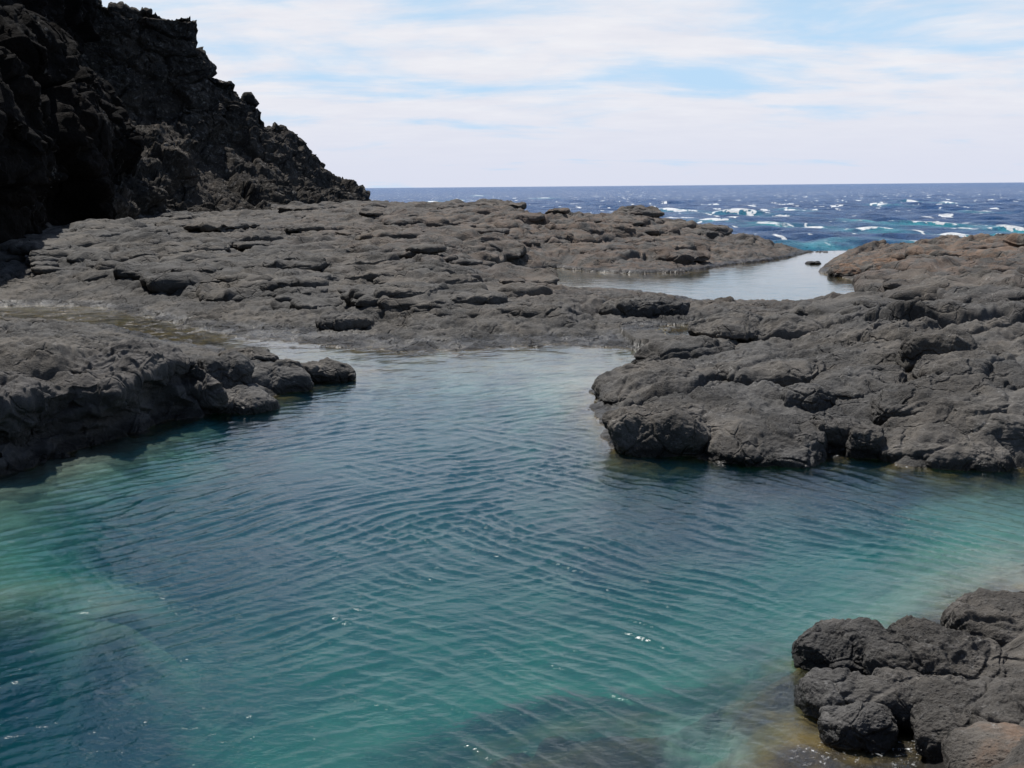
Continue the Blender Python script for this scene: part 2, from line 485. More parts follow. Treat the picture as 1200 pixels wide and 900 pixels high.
macro_c = rbf(Ac, Lc, ctrl, np.array([c[2] for c in ctrl]))
depth_c = np.clip(rbf(Ac, Lc, dctrl, np.array([c[2] for c in dctrl])), .1, 3.5)
sand_c = rbf(Ac, Lc, dctrl, np.array([c[3] for c in dctrl]))
sp_c = sdf(Xc, Yc, POOL); su_c = sdf(Xc, Yc, UP); sd_c = sdf(Xc, Yc, PUDW)
macro, depth, sand, sp, su, sd = [upsample(g, n_, m_) for g in (macro_c, depth_c, sand_c, sp_c, su_c, sd_c)]
macro = np.where(np.exp(L_) > 45, np.minimum(macro, 2.1 + .15 * np.tanh(macro - 2.1)), macro)
X = (np.exp(L_) * np.sin(A_)).astype(F); Y = (np.exp(L_) * np.cos(A_)).astype(F)
Rr = np.exp(L_).astype(F)


def relief(x, y, seed=0):
    """ropy lava: plates and pillows of three sizes with sunk joints"""
    wx = x + .9 * fbm2(x * .35, y * .35, 3, 50) + .18 * p2(x * 1.9, y * 1.9, 55)
    wy = y + .9 * fbm2(x * .35 + 31, y * .35, 3, 60) + .18 * p2(x * 1.9 + 9, y * 1.9, 57)
    out = 0
    c, s = math.cos(.45), math.sin(.45)
    for sz, amp, crack, sd_, mask in ((4.2, .30, .20, 3, 0), (1.9, .21, .14, 5, 1), (.8, .045, .035, 9, 2)):
        u = (wx * c + wy * s) / (sz * 1.35); v = (-wx * s + wy * c) / sz
        f1, f2, h, ox, oy = w2(u, v, sd_)
        e = f2 - f1
        dome = np.clip(1 - (f1 / .95) ** 2, 0, 1)
        off = hf(h, 1) * .55 + ox * hf(h, 2) * .9 + oy * (hf(h, 3) * .5 - .35)
        blend = sm(0, .17, e)
        hgt = amp * (off * blend + .75 * dome * blend) - crack * np.exp(-(e / .04) ** 2)
        if mask:
            mk = sm(-.25, .3, fbm2(x * .45 / mask + 5 * mask, y * .45 / mask, 3, 70 + mask))
            hgt = hgt * (.15 + .85 * mk)
        out = out + hgt
    rid = fbm2(wx * .8, wy * 1.3, 4, 90)
    out = out + .05 * rid
    return out


depth = depth * (1 + .22 * fbm2(X * .55, Y * .55, 3, 140) * sm(.2, .8, depth))
rel = relief(X, Y)
fine = fbm2(X * 3.1, Y * 3.1, 4, 120, .6)
# shoreline with small bays
wob = .28 * p2(X * .9, Y * .9, 130) + .13 * p2(X * 2.3, Y * 2.3, 131)
ledge_zone = sm(-.235, -.275, A_) * sm(math.log(24), math.log(21), L_) * sm(math.log(9), math.log(11), L_)
dsp = sp + wob * sm(9, 22, Rr) * .9 + ledge_zone * -.75
wid = .55 - .25 * ledge_zone + .9 * sm(22, 25, Rr) * sm(34, 30, Rr)
fgz = sm(13, 11, Rr)                 # the near right corner
backz = sm(20, 24, Rr)
nearpool = (1 - sm(.5, 4.5, dsp)) * backz
nearup = (1 - sm(.3, 3.0, su))
landh = macro + rel * (.55 + .45 * sm(.2, 1.0, macro)) * (1 - .45 * fgz) * (1 - .5 * sm(60, 100, Rr)) * (1 - .65 * nearpool) * (1 - .6 * nearup) + .03 * fine
g1 = 1 - np.exp(-np.clip(dsp, 0, None) / wid)
hl = np.maximum(landh, .10 + .08 * rel) * g1 + .02 * fine * g1
sub = -depth * (1 - np.exp(np.clip(dsp, None, 0) / 1.1)) + rel * .45 * sm(0, -.6, dsp) * (1 - .75 * sm(.3, .8, sand)) + .03 * fine * sm(0, -.3, dsp)
sub = np.minimum(sub, -.03)
far_low = macro < -.3                # sea side: the rock falls away freely
hl = np.where(far_low, macro + rel * .5, np.where((macro < .1) & (Rr > 50), np.maximum(macro + rel * .6, -5) , hl))
H = np.where(dsp > 0, hl, sub)
# upper pool
dsu = su + .35 * wob * 1.2
gu = 1 - np.exp(-np.clip(dsu, 0, None) / .7)
H = np.where(dsu > 0, np.where((dsu < 3) & (H > -.3), UPZ + np.where(H - UPZ > 0, H - UPZ, np.where(H - UPZ < -.1, H - UPZ, -.03)) * gu + .05 * np.exp(-np.abs(dsu) * 2) * (H > .2), H), UPZ - .40 * (1 - np.exp(dsu / 1.2)) - .03)
dsd = sd + .12 * wob
H = np.where(dsd > 0, np.where(dsd < 1, np.maximum(H, PUZ + .03) , H), PUZ - .08 + .10 * np.clip(rel, -.5, .5) + .06 * fine)

P = np.stack([X, Y, H.astype(F)], -1)
Nn = normals(P)
Nn *= np.sign(Nn[..., 2:3] + 1e-9)
X3, Y3, Z3 = P[..., 0], P[..., 1], P[..., 2]
dis = .035 * fbm3(X3 * 2.6, Y3 * 2.6, Z3 * 3.4, 3, 200, .6)
dis = dis * np.clip(Rr / 16, .55, 1.6) * (1 - .8 * sm(.0, -.3, H) * sm(.3, .8, sand))
P = P + Nn * dis[..., None].astype(F)
# waterline attribute for wetting
wl = np.where((su < 2.0), UPZ, np.where(sd < 1, PUZ, np.where(macro < .1, -.4, 0.0))).astype(F)
wl = np.where((sp < 1.5) & (su > 3), 0, wl)
rust_c = [(-1, 1, 0)]
rpts = [(1150, 325, 1.4), (1060, 300, 1.0), (1200, 330, 1.4), (1100, 340, .9), (1200, 300, 1), (690, 290, .9), (620, 300, .7), (540, 320, .5), (800, 285, .5), (870, 290, .6), (300, 330, 0), (0, 420, 0), (100, 300, 0), (450, 380, 0),
        (900, 420, .05), (1100, 420, .1), (1000, 500, 0), (800, 480, 0), (1150, 880, .9), (1200, 800, .2), (1080, 840, .1), (1000, 760, 0), (1000, 370, .1), (560, 250, .6), (480, 250, .1), (600, 350, .2)]
rust = .55 * upsample(np.clip(-.12 + rbf(Ac, Lc, [(*polar(onz(x, y, .7)),) for x, y, r in rpts], np.array([r for *_, r in rpts])), 0, 1.3), n_, m_)
sand = sand - .55 * (1 - sm(-.3, -1.3, dsp)) * sm(24, 18, Rr) * (1 - sm(.22, .3, A_) * 0)
attrs = {'rust': rust, 'water': wl, 'sand': np.clip(sand, -.5, 1.2)}

# faces sorted into the separate grounds
Xm = P[:-1, :-1, 0]; Ym = P[:-1, :-1, 1]
rm = Rr[:-1, :-1]; am = A_[:-1, :-1]
floor_m = (dsp[:-1, :-1] < -.05) & (su[:-1, :-1] > 0)
near_m = ~floor_m & (rm < 12.5)
right_m = ~floor_m & ~near_m & (am > .125) & (rm < 55)
left_m = ~floor_m & ~near_m & (am < -.2) & (sp_c is not None) & (rm < 31.5 + 0 * rm) & (am < -.15) & (rm > 12) & (Ym < 31)
back_m = ~(floor_m | near_m | right_m | left_m)
struct(grid_mesh('pool_floor', P, attrs, M_rock, floor_m), 'sandy and rocky floor of the turquoise tide pool, seen through the water', 'pool floor')
struct(grid_mesh('foreground_ground', P, attrs, M_rock, near_m), 'dark bare lava ground in the near right corner beside the pool', 'ground')
struct(grid_mesh('right_ground', P, attrs, M_rock, right_m), 'wide sheet of cracked grey lava on the right between pool and sea', 'ground')
struct(grid_mesh('left_ground', P, attrs, M_rock, left_m), 'pitted dark top of the left bank behind the shaded ledge', 'ground')
struct(grid_mesh('back_ground', P, attrs, M_rock, back_m), 'broad grey lava shelf between the pool, the cliff and the sea', 'ground')


def ground_h(x, y):
    a = math.atan2(x, y); l = math.log(math.hypot(x, y))
    j = np.clip(np.searchsorted(az, a), 0, m_ - 1); i = np.clip(np.searchsorted(lr, l), 0, n_ - 1)
    return float(P[i, j, 2])


# ------------------------------------------------------------------ pool water
def ripples(x, y):
    """two crossing trains of short ripples that bend round the basin"""
    wx = x + .55 * p2(x * .22, y * .22, 301) + .16 * p2(x * .8, y * .8, 302)
    wy = y + .55 * p2(x * .22 + 40, y * .22, 303) + .16 * p2(x * .8, y * .8 + 20, 304)
    sh = lambda t: (np.exp(3.0 * (np.sin(t) - 1)) - .24)
    out = 0
    def train(ang, lam, amp, seed, curv=0.0, cx=0.0):
        a = ang + curv * (x - cx)
        ph = 2 * math.pi / lam * (wx * math.cos(ang) + wy * math.sin(ang) + curv * .5 * (x - cx) ** 2) + 1.6 * fbm2(x * .45 + seed, y * .45, 2, seed)
        return amp * sh(ph) * (.6 + .4 * sm(-.4, .4, p2(x * 1.1 + seed, y * 1.1, seed + 500)) * 1.6)
    # train A: crests run up to the right (seen on the left and far side)
    R = np.hypot(x, y)
    wA = sm(1.5, -2.0, x - (R - 11) * .25) * .9 + .25
    wB = sm(-4.0, 0.5, x) * sm(22, 13, R) + .18
    ga = .35 + .65 * sm(-.5, .5, fbm2(x * .5, y * .5, 3, 320)); gb = .25 + .75 * sm(-.45, .45, fbm2(x * .55 + 7, y * .55, 3, 321))
    out = out + wA * ga * (train(2.25, .30, .0070, 11) + train(2.05, .19, .0040, 12) + train(2.48, .46, .0045, 13))
    out = out + wB * gb * (train(.80, .29, .0075, 14) + train(1.0, .18, .0040, 15) + train(.66, .46, .0045, 16))
    # far side: nearly straight on
    out = out + sm(14, 20, R) * (train(1.62, .38, .0045, 17) + train(1.42, .6, .004, 18))
    out = out * 2.15 * (.15 + .85 * sm(25, 12, R)) * (.45 + .55 * sm(6, 12, R)) * (1 - .35 * sm(0, -3, x) * sm(14, 10, R)) + .008 * fbm2(x * 1.1, y * 1.1, 3, 330)
    return out


def closed_water(name, poly, z0, r0, r1, nr, nc, mat, rip, bottom, amul=1.0, pad=.6, margin=1.0):
    a = np.linspace(poly[0], poly[1], nc); l = np.linspace(math.log(r0), math.log(r1), nr)
    A, L = np.meshgrid(a, l)
    x = np.exp(L) * np.sin(A); y = np.exp(L) * np.cos(A)
    z = z0 + (rip(x, y) * amul if rip else 0 * x)
    Pt = np.stack([x, y, z], -1)
    return A, L, x, y, Pt


def water_body(name, poly, z0, r0, r1, a0, a1, nr, nc, mat, rip, bottom, amul, grow):
    a = np.linspace(a0, a1, nc); l = np.linspace(math.log(r0), math.log(r1), nr)
    A, L = np.meshgrid(a, l)
    x = np.exp(L) * np.sin(A); y = np.exp(L) * np.cos(A)
    dcoarse = sdf(x[::4, ::4], y[::4, ::4], poly)
    d = upsample(dcoarse, nr, nc)
    z = z0 + rip(x, y) * amul * sm(0.02, -.5, d) + 0 * x
    keep = (d[:-1, :-1] < grow)
    top = np.stack([x, y, z], -1).reshape(-1, 3)
    bot = np.stack([x, y, np.full_like(x, bottom)], -1).reshape(-1, 3)
    nv = nr * nc
    idx = np.arange(nv).reshape(nr, nc)
    q = np.stack([idx[:-1, :-1], idx[:-1, 1:], idx[1:, 1:], idx[1:, :-1]], -1)[keep]
    # boundary edges of the kept region
    e = np.concatenate([q[:, [0, 1]], q[:, [1, 2]], q[:, [2, 3]], q[:, [3, 0]]])
    key = e[:, 0].astype(np.int64) * nv + e[:, 1]; rk = e[:, 1].astype(np.int64) * nv + e[:, 0]
    be = e[~np.isin(key, rk)]
    side = np.stack([be[:, 1], be[:, 0], be[:, 0] + nv, be[:, 1] + nv], -1)
    # the base as the same sheet, turned over
    Q = np.concatenate([q, side, q[:, ::-1] + nv])
    V = np.concatenate([top, bot])
    ii = np.clip(np.searchsorted(lr, L.ravel()), 0, n_ - 1); jj = np.clip(np.searchsorted(az, A.ravel()), 0, m_ - 1)
    sh = np.concatenate([np.abs(z0 - P[ii, jj, 2]), np.full(nv, 9.)])
    used = np.unique(Q); rmp = np.zeros(2 * nv, np.int64); rmp[used] = np.arange(len(used))
    ru = sm(23, 10, np.exp(L)).ravel(); ru = np.concatenate([ru, ru])
    o = mesh_np(name, V[used], rmp[Q], {'shore': sh[used], 'ruffle': ru[used]}, mat)
    return o


def no_rip(x, y): return .003 * fbm2(x * 1.2, y * 2.5, 3, 350) + .0025 * np.sin(14 * (y + .3 * x + .4 * p2(x * .5, y * .5, 351)))


o = water_body('pool_water', POOL, 0.0, 3.2, 45, -.85, .95, 900, 900, M_pool, ripples, -4.5, 1.0, .9)
struct(o, 'rippled turquoise and blue water of the tide pool', 'water')
o = water_body('upper_pool_water', UP, UPZ, 28, 66, -.02, .40, 260, 360, M_still, no_rip, UPZ - 1.2, 1.0, .55)
struct(o, 'pale still water of the farther pool reflecting the bright sky', 'water')
o = water_body('puddle_water', PUDW, PUZ, 20, 34, .05, .25, 120, 160, M_still, no_rip, PUZ - .4, .6, .1)
struct(o, 'small puddle between the lava lobes right of the pool end', 'water')

# ------------------------------------------------------------------ sea
SEAZ = -.4
def sea():
    nr, nc = 900, 900
    inv = np.linspace(1 / 42.0, 1 / 30000.0, nr)
    core = np.linspace(-.34, .56, nc)
    kk = np.arange(1, 31)
    a = np.concatenate([-.34 - 2.4 * (kk[::-1] / 30) ** 2, core, .56 + 2.2 * (kk / 30) ** 2])
    A, I = np.meshgrid(a, inv)
    r = 1 / I
    x = r * np.sin(A); y = r * np.cos(A)
    dr = r * r * abs(inv[1] - inv[0])
    g = np.random.default_rng(21)
    z = np.zeros_like(x)
    for i in range(46):
        lam = 1.8 * (15 / 1.8) ** (g.random())
        ang = math.radians(-115 + g.normal() * 32)
        amp = .0098 * lam ** 1.0 / 1.6 * (1.0 if lam < 14 else .7)
        ph = 2 * math.pi / lam * (x * math.cos(ang) + y * math.sin(ang)) + g.random() * 6.28
        fade = sm(.55, .25, dr / lam)
        z += amp * np.sin(ph + .5 * np.sin(ph * .5 + 1)) * fade
    z *= .8 + .5 * p2(x / 60, y / 60, 402)
    foam = np.zeros_like(x); tq = np.zeros_like(x)
    br = [(866, 250, 34, 1.2, 1.3), (838, 257, 18, .4, .5), (786, 246, 22, .5, .8), (960, 264, 14, .4, .7), (1020, 268, 20, .35, .6), (1088, 262, 42, .75, .45), (1012, 258, 14, .4, .2),
          (1120, 273, 14, .4, .7), (1185, 268, 24, .7, .9), (905, 262, 20, .3, .3), (690, 262, 26, .6, .9), (735, 266, 12, .3, .5), (930, 245, 10, .3, .4), (1036, 240, 10, .3, .7), (1110, 237, 8, .3, .6), (1140, 247, 9, .3, .3),
          (505, 236, 8, .3, .5), (535, 234, 7, .3, .5), (640, 232, 10, .3, .4), (560, 229, 6, .25, .5), (1090, 286, 14, .25, .5), (1170, 283, 12, .25, .4), (1070, 236, 9, .3, .5)]
    for px, py, hw, hh, fo in br:
        c = onz(px, py, SEAZ + .2)
        D = c[1]; w = hw * D / FPX
        yy = y - c[1] + .10 * (x - c[0]) + .35 * w * np.sin((x - c[0]) / w * 1.2)
        len_ = max(1.0, D * .012) * (1.0)
        gx = np.exp(-((x - c[0]) / w) ** 2)
        prof = np.where(yy < 0, np.exp(-(yy / (len_ * .8)) ** 2), np.exp(-(yy / (len_ * 2.4)) ** 2))
        z += hh * .75 * gx * prof
        nz = fbm2(x * 1.1 / max(1, D / 120), y * .35, 4, 410)
        foam = np.maximum(foam, sm(.06, .35, gx * prof) * min(1, fo * 1.4) * sm(.25, .7, gx * prof * (1.0) + .65 * nz - .05) * 1.5)
        tq = np.maximum(tq, .8 * np.exp(-((x - c[0]) / (w * 1.5)) ** 2 - (yy / (len_ * 4)) ** 2) * (1.0 if D < 140 else .5))
    # random whitecaps on crests
    n1 = fbm2(x * .16, y * .05, 3, 420); n2 = fbm2(x * .9, y * .28, 4, 430)
    capm = sm(.20, .42, z - .06 + .10 * n2) * sm(.22, .5, n1 + .35 * n2)
    foam = np.maximum(foam, capm * (1 - .75 * sm(110, 320, r)) * sm(.2, .5, p2(x * .25, y * .12, 433) + .25))
    # small far flecks, sizes grow with distance so they stay countable
    lrn = np.log(r)
    n3 = p2(A * 260, lrn * 60, 440) + .5 * p2(A * 520, lrn * 130, 441)
    foam = np.maximum(foam, sm(.80, 1.0, n3) * .6 * sm(90, 200, r) * sm(6000, 1500, r))
    n5 = fbm2(x * .33, y * .10, 4, 460, .6)
    foam = np.maximum(foam, sm(.50, .80, n5) * .85 * sm(1800, 400, r) * sm(64, 100, r))
    n6 = p2(A * 300, lrn * 90, 470) + .5 * p2(A * 640, lrn * 190, 471)
    foam = np.maximum(foam, sm(.62, .85, n6) * .7 * sm(220, 420, r) * sm(9000, 2500, r))
    # lines of froth near the rocks
    n4 = np.abs(fbm2(x * .22, y * .22, 4, 450))
    foam = np.maximum(foam, sm(.06, .0, n4) * .55 * sm(130, 75, r) * sm(0, .3, n1 + .2))
    tq = np.maximum(tq, sm(96, 70, r) * (.55 + .5 * n1))
    foam *= sm(67, 74, r); z = z * sm(58, 66, r) - 1.6 * sm(66, 60, r)
    return grid_mesh('sea', np.stack([x, y, SEAZ + z], -1), {'foam': np.clip(foam, 0, 1), 'tq': np.clip(tq, 0, 1)}, None, None, flip=False)


so = sea()
m, nt = newmat('sea_water'); n = N(nt)
pos = n('ShaderNodeNewGeometry').outputs['Position']
mp = n('ShaderNodeMapping', n0=pos, i_Scale=(.8, .45, 1.0), i_Rotation=(0, 0, .15))
fm = n.attr('foam'); tqa = n.attr('tq')
cn = n.noise(mp, .25, 5, .65)
col = n.mix(n.ss(cn, .20, .80), (.018, .055, .155, 1), (.036, .105, .25, 1))
col = n.mix(n.math('MULTIPLY', tqa, n.ss(n.noise(mp, .5, 5, .65), .30, .6)), col, (.05, .40, .45, 1))
fn = n.math('ADD', n.math('MULTIPLY', n.noise(mp, 1.6, 5, .75), .5), n.math('MULTIPLY', n.noise(mp, .42, 5, .75), .5))
ff = n.ss(n.math('ADD', fm, n.math('MULTIPLY', n.math('SUBTRACT', fn, .5), 3.0)), .38, .80)
ff = n.math('MULTIPLY', ff, n.ss(fm, .04, .16))
col = n.mix(ff, col, (.80, .82, .83, 1))
h = n.math('MULTIPLY', n.noise(mp, .9, 7, .72, .3), 1.0)
bp = n('ShaderNodeBump', i_Strength=1.0, i_Distance=1.6, i_Height=h)
b = n('ShaderNodeBsdfPrincipled', i_Specular_IOR_Level=.24, i_Base_Color=col, i_Roughness=n.math('ADD', .30, n.math('MULTIPLY', ff, .5)), i_IOR=1.333, i_Normal=bp)
n('ShaderNodeOutputMaterial', n0=b)
so.data.materials.append(m)
struct(so, 'choppy deep blue sea with white crests running to the horizon', 'sea')


# ------------------------------------------------------------------ cliff and hillside
def resample(K, n, smooth=True):
    K = np.array(K, float); t = np.linspace(0, 1, len(K)); s = np.linspace(0, 1, n)
    d = np.concatenate([[0], np.cumsum(np.linalg.norm(np.diff(K, axis=0), axis=1))]); d /= d[-1]
    return np.stack([np.interp(s, d, K[:, i]) for i in range(K.shape[1])], -1)


def craggy(P, amp, sc, seed):
    Nn = normals(P)
    x, y, z = P[..., 0] / sc, P[..., 1] / sc, 1.35 * P[..., 2] / sc
    wx = x + .35 * p3(x * .7, y * .7, z * .7, seed + 40); wz = z + .35 * p3(x * .7, y * .7 + 5, z * .7, seed + 41)
    f1, f2, h = w3(wx * .45, y * .45, wz * .6, seed)
    blocks = hf(h, 1) * sm(0, .10, f2 - f1) * .55 - .35 * np.exp(-((f2 - f1) / .05) ** 2)
    f1, f2, h = w3(wx * 1.3, y * 1.3, wz * 1.8, seed + 1)
    blocks2 = hf(h, 1) * sm(0, .12, f2 - f1) * .20 - .12 * np.exp(-((f2 - f1) / .06) ** 2)
    f1, f2, h = w3(wx * 3.6, y * 3.6, wz * 5, seed + 2)
    blocks3 = hf(h, 1) * sm(0, .15, f2 - f1) * .075
    b = fbm3(x * .3, y * .3, z * .3, 5, seed + 3, .55) * .8
    d = (blocks + blocks2 + blocks3 + b) * amp
    return P + Nn * d[..., None]


def sweep(rows, ns, nv, seed, amp, sc, name, mat, label, flip=False, ease=None):
    """rows: list of polylines (each a list of 3-D points) from foot to top; surface passes through all"""
    Rs = np.stack([resample(r, ns) for r in rows], 0)
    t = np.linspace(0, 1, nv); kt = np.linspace(0, 1, len(rows))
    Pm = np.zeros((nv, ns, 3))
    for c in range(3):
        for j in range(ns):
            Pm[:, j, c] = np.interp(t, kt, Rs[:, j, c])
    Pm = craggy(Pm, amp, sc, seed)
    o = grid_mesh(name, Pm.astype(F), {'rust': np.zeros(Pm.shape[:2]), 'water': np.zeros(Pm.shape[:2])}, mat, None, flip=flip)
    return struct(o, label, 'cliff')


# far hillside: traced skyline given its own distance, with a foot in front and a back side
cs = [(60, -30, 122), (100, -12, 124), (112, 8, 125), (140, 12, 126), (170, 13, 128), (182, 20, 128), (198, 24, 129), (218, 20, 130), (232, 34, 131), (238, 45, 131), (232, 62, 131.5), (250, 70, 133), (254, 88, 134), (276, 94, 135), (280, 112, 137), (298, 124, 140), (315, 140, 143),
      (330, 148, 146), (344, 170, 149), (356, 182, 152), (375, 196, 156), (392, 206, 159), (410, 218, 163), (436, 233, 168)]
crest = [aty(*c) for c in cs]
foot_px = [(60, 290, 70), (120, 275, 80), (160, 265, 88), (190, 258, 95), (230, 256, 98), (270, 254, 102), (310, 251, 108), (350, 248, 116), (390, 245, 126), (430, 240, 140)]
foot = [np.array([*aty(px, py, Yd)[:2], 0.6]) for px, py, Yd in foot_px]
CR = resample(crest, 60); FT = resample(foot, 60)
_e = sm(.35, .7, np.linspace(0, 1, 60))[:, None]
def hz(a, b, zf): return FT + (CR - FT) * np.concatenate([a + (b - a) * _e, a + (b - a) * _e, 0 * _e + zf], 1)
lo = hz(.42, .25, .22); mid2 = hz(.90, .52, .50); hi = hz(.97, .78, .76)
back = CR + np.array([-6, 16, 0]) ; back[:, 2] *= .55
back2 = CR + np.array([-16, 45, 0]); back2[:, 2] = -4
sweep([FT - np.array([0, 0, 3]), FT, lo, mid2, hi, CR, back, back2], 620, 560, 500, 1.55, 2.3, 'hillside', M_slope,
      'jagged dark rocky slope falling from the cliff to the sea', flip=False)
# near cliff, high above the frame
cf = [(-14, 8), (-17.5, 25), (-22.0, 42), (-25.5, 58), (-29.5, 75), (-33, 90), (-36.0, 103), (-41, 112), (-52, 122), (-75, 135)]
F0 = np.array([(x, y, 0.4) for x, y in cf], float)
inn = np.array([(-1, -.1), (-1, .1), (-1, .15), (-1, .15), (-1, .15), (-1, .2), (-.95, .45), (-.7, .9), (-.5, 1), (-.4, 1)])
inn = inn / np.linalg.norm(inn, axis=1)[:, None]
def lev(h, lean, tops=None):
    q = F0.copy(); q[:, :2] += inn * lean; q[:, 2] = h * (tops if tops is not None else 1.0)
    return q
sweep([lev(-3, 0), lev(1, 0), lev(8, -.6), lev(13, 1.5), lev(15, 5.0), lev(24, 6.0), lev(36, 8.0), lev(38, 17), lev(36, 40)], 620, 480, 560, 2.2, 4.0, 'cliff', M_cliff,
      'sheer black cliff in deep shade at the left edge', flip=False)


# ------------------------------------------------------------------ overhanging ledge on the left bank
def ledge():
    rp = [(-420, 520, 1.35, 600), (-260, 500, 1.3, 585), (-120, 480, 1.2, 572), (0, 462, 1.12, 556), (45, 455, 1.08, 540), (84, 449, 1.02, 530), (133, 452, .95, 520), (150, 436, 1.02, 514), (175, 424, 1.1, 506), (196, 414, 1.15, 497),
          (224, 420, 1.0, 491), (241, 431, .85, 487), (254, 455, .5, 484), (262, 474, .18, 480)]
    K = np.array([onz(px, py, g) for px, py, g, _ in rp])
    # rim is set to stand over the waterline
    Wl = np.array([onz(px, wy, 0) for (px, py, g, wy) in rp])
    ns = 560
    Rm = resample(K, ns); Wm = resample(Wl, ns)
    t = np.gradient(Wm, axis=0); t[:, 2] = 0; t /= np.linalg.norm(t, axis=1)[:, None]
    for _ in range(30):
        t = .5 * t + .25 * (np.roll(t, 1, 0) + np.roll(t, -1, 0)); t[0] = t[1]; t[-1] = t[-2]
    t /= np.linalg.norm(t, axis=1)[:, None]
    out = np.stack([t[:, 1], -t[:, 0], 0 * t[:, 0]], -1)           # towards the water
    up = np.array([0, 0, 1.0])
    g = Rm[:, 2:3]
    rows = [Rm - out * 1.9 - up * .22 * 1, Rm - out * 1.2 + up * (.02), Rm - out * .55 + up * .03, Rm - out * .12 - up * .02, Rm + out * .06 - up * .14 * g, Rm - up * .35 * g - out * .05,
            Wm - out * .30 + up * .48 * g, Wm - out * .35 + up * .22 * g, Wm - out * .12 + up * .02, Wm + out * .10 - up * .35, Wm + out * .3 - up * 1.4]
    nv = 330
    kt = np.array([0, .12, .24, .33, .39, .47, .6, .72, .84, .92, 1.0])
    tt = np.linspace(0, 1, nv)
    Rs = np.stack(rows, 0); Pm = np.zeros((nv, ns, 3))
    for c in range(3):
        for j in range(ns):
            Pm[:, j, c] = np.interp(tt, kt, Rs[:, j, c])
    for _ in range(6):
        Pm[1:-1] = .5 * Pm[1:-1] + .25 * (Pm[:-2] + Pm[2:])
    Nn = normals(Pm)
    x, y, z = Pm[..., 0], Pm[..., 1], Pm[..., 2]
    f1, f2, h = w3(x * .75 + .3 * p3(x, y, z, 5), y * .75, z * .9, 601)
    d = hf(h, 1) * .13 * sm(0, .25, f2 - f1) - .10 * np.exp(-((f2 - f1) / .07) ** 2)
    f1, f2, h = w3(x * 2.1, y * 2.1, z * 2.3 + .2 * p3(x * 2, y * 2, z * 2, 5), 602)
    d += hf(h, 1) * .05 * sm(0, .2, f2 - f1) - .035 * np.exp(-((f2 - f1) / .07) ** 2)
    d += .16 * fbm3(x * .9, y * .9, z * 1.2, 5, 603, .55)
    Pm = Pm + Nn * d[..., None]
    o = grid_mesh('rock_ledge', Pm.astype(F), {'rust': 0 * x, 'water': 0 * x, 'sand': 0 * x - .5}, M_face, None, flip=True)
    o['label'] = 'long overhanging ledge of dark lava with a black shaded face above the water'
    o['category'] = 'rock ledge'
    return o


ledge()


# ------------------------------------------------------------------ single rocks
def ico(sub):
    import bmesh
    bm = bmesh.new(); bmesh.ops.create_icosphere(bm, subdivisions=sub, radius=1)
    V = np.array([v.co[:] for v in bm.verts]); T = np.array([[v.index for v in f.verts] for f in bm.faces]); bm.free()
    return V, T


ICO = {s: ico(s) for s in (4, 5, 6, 7)}


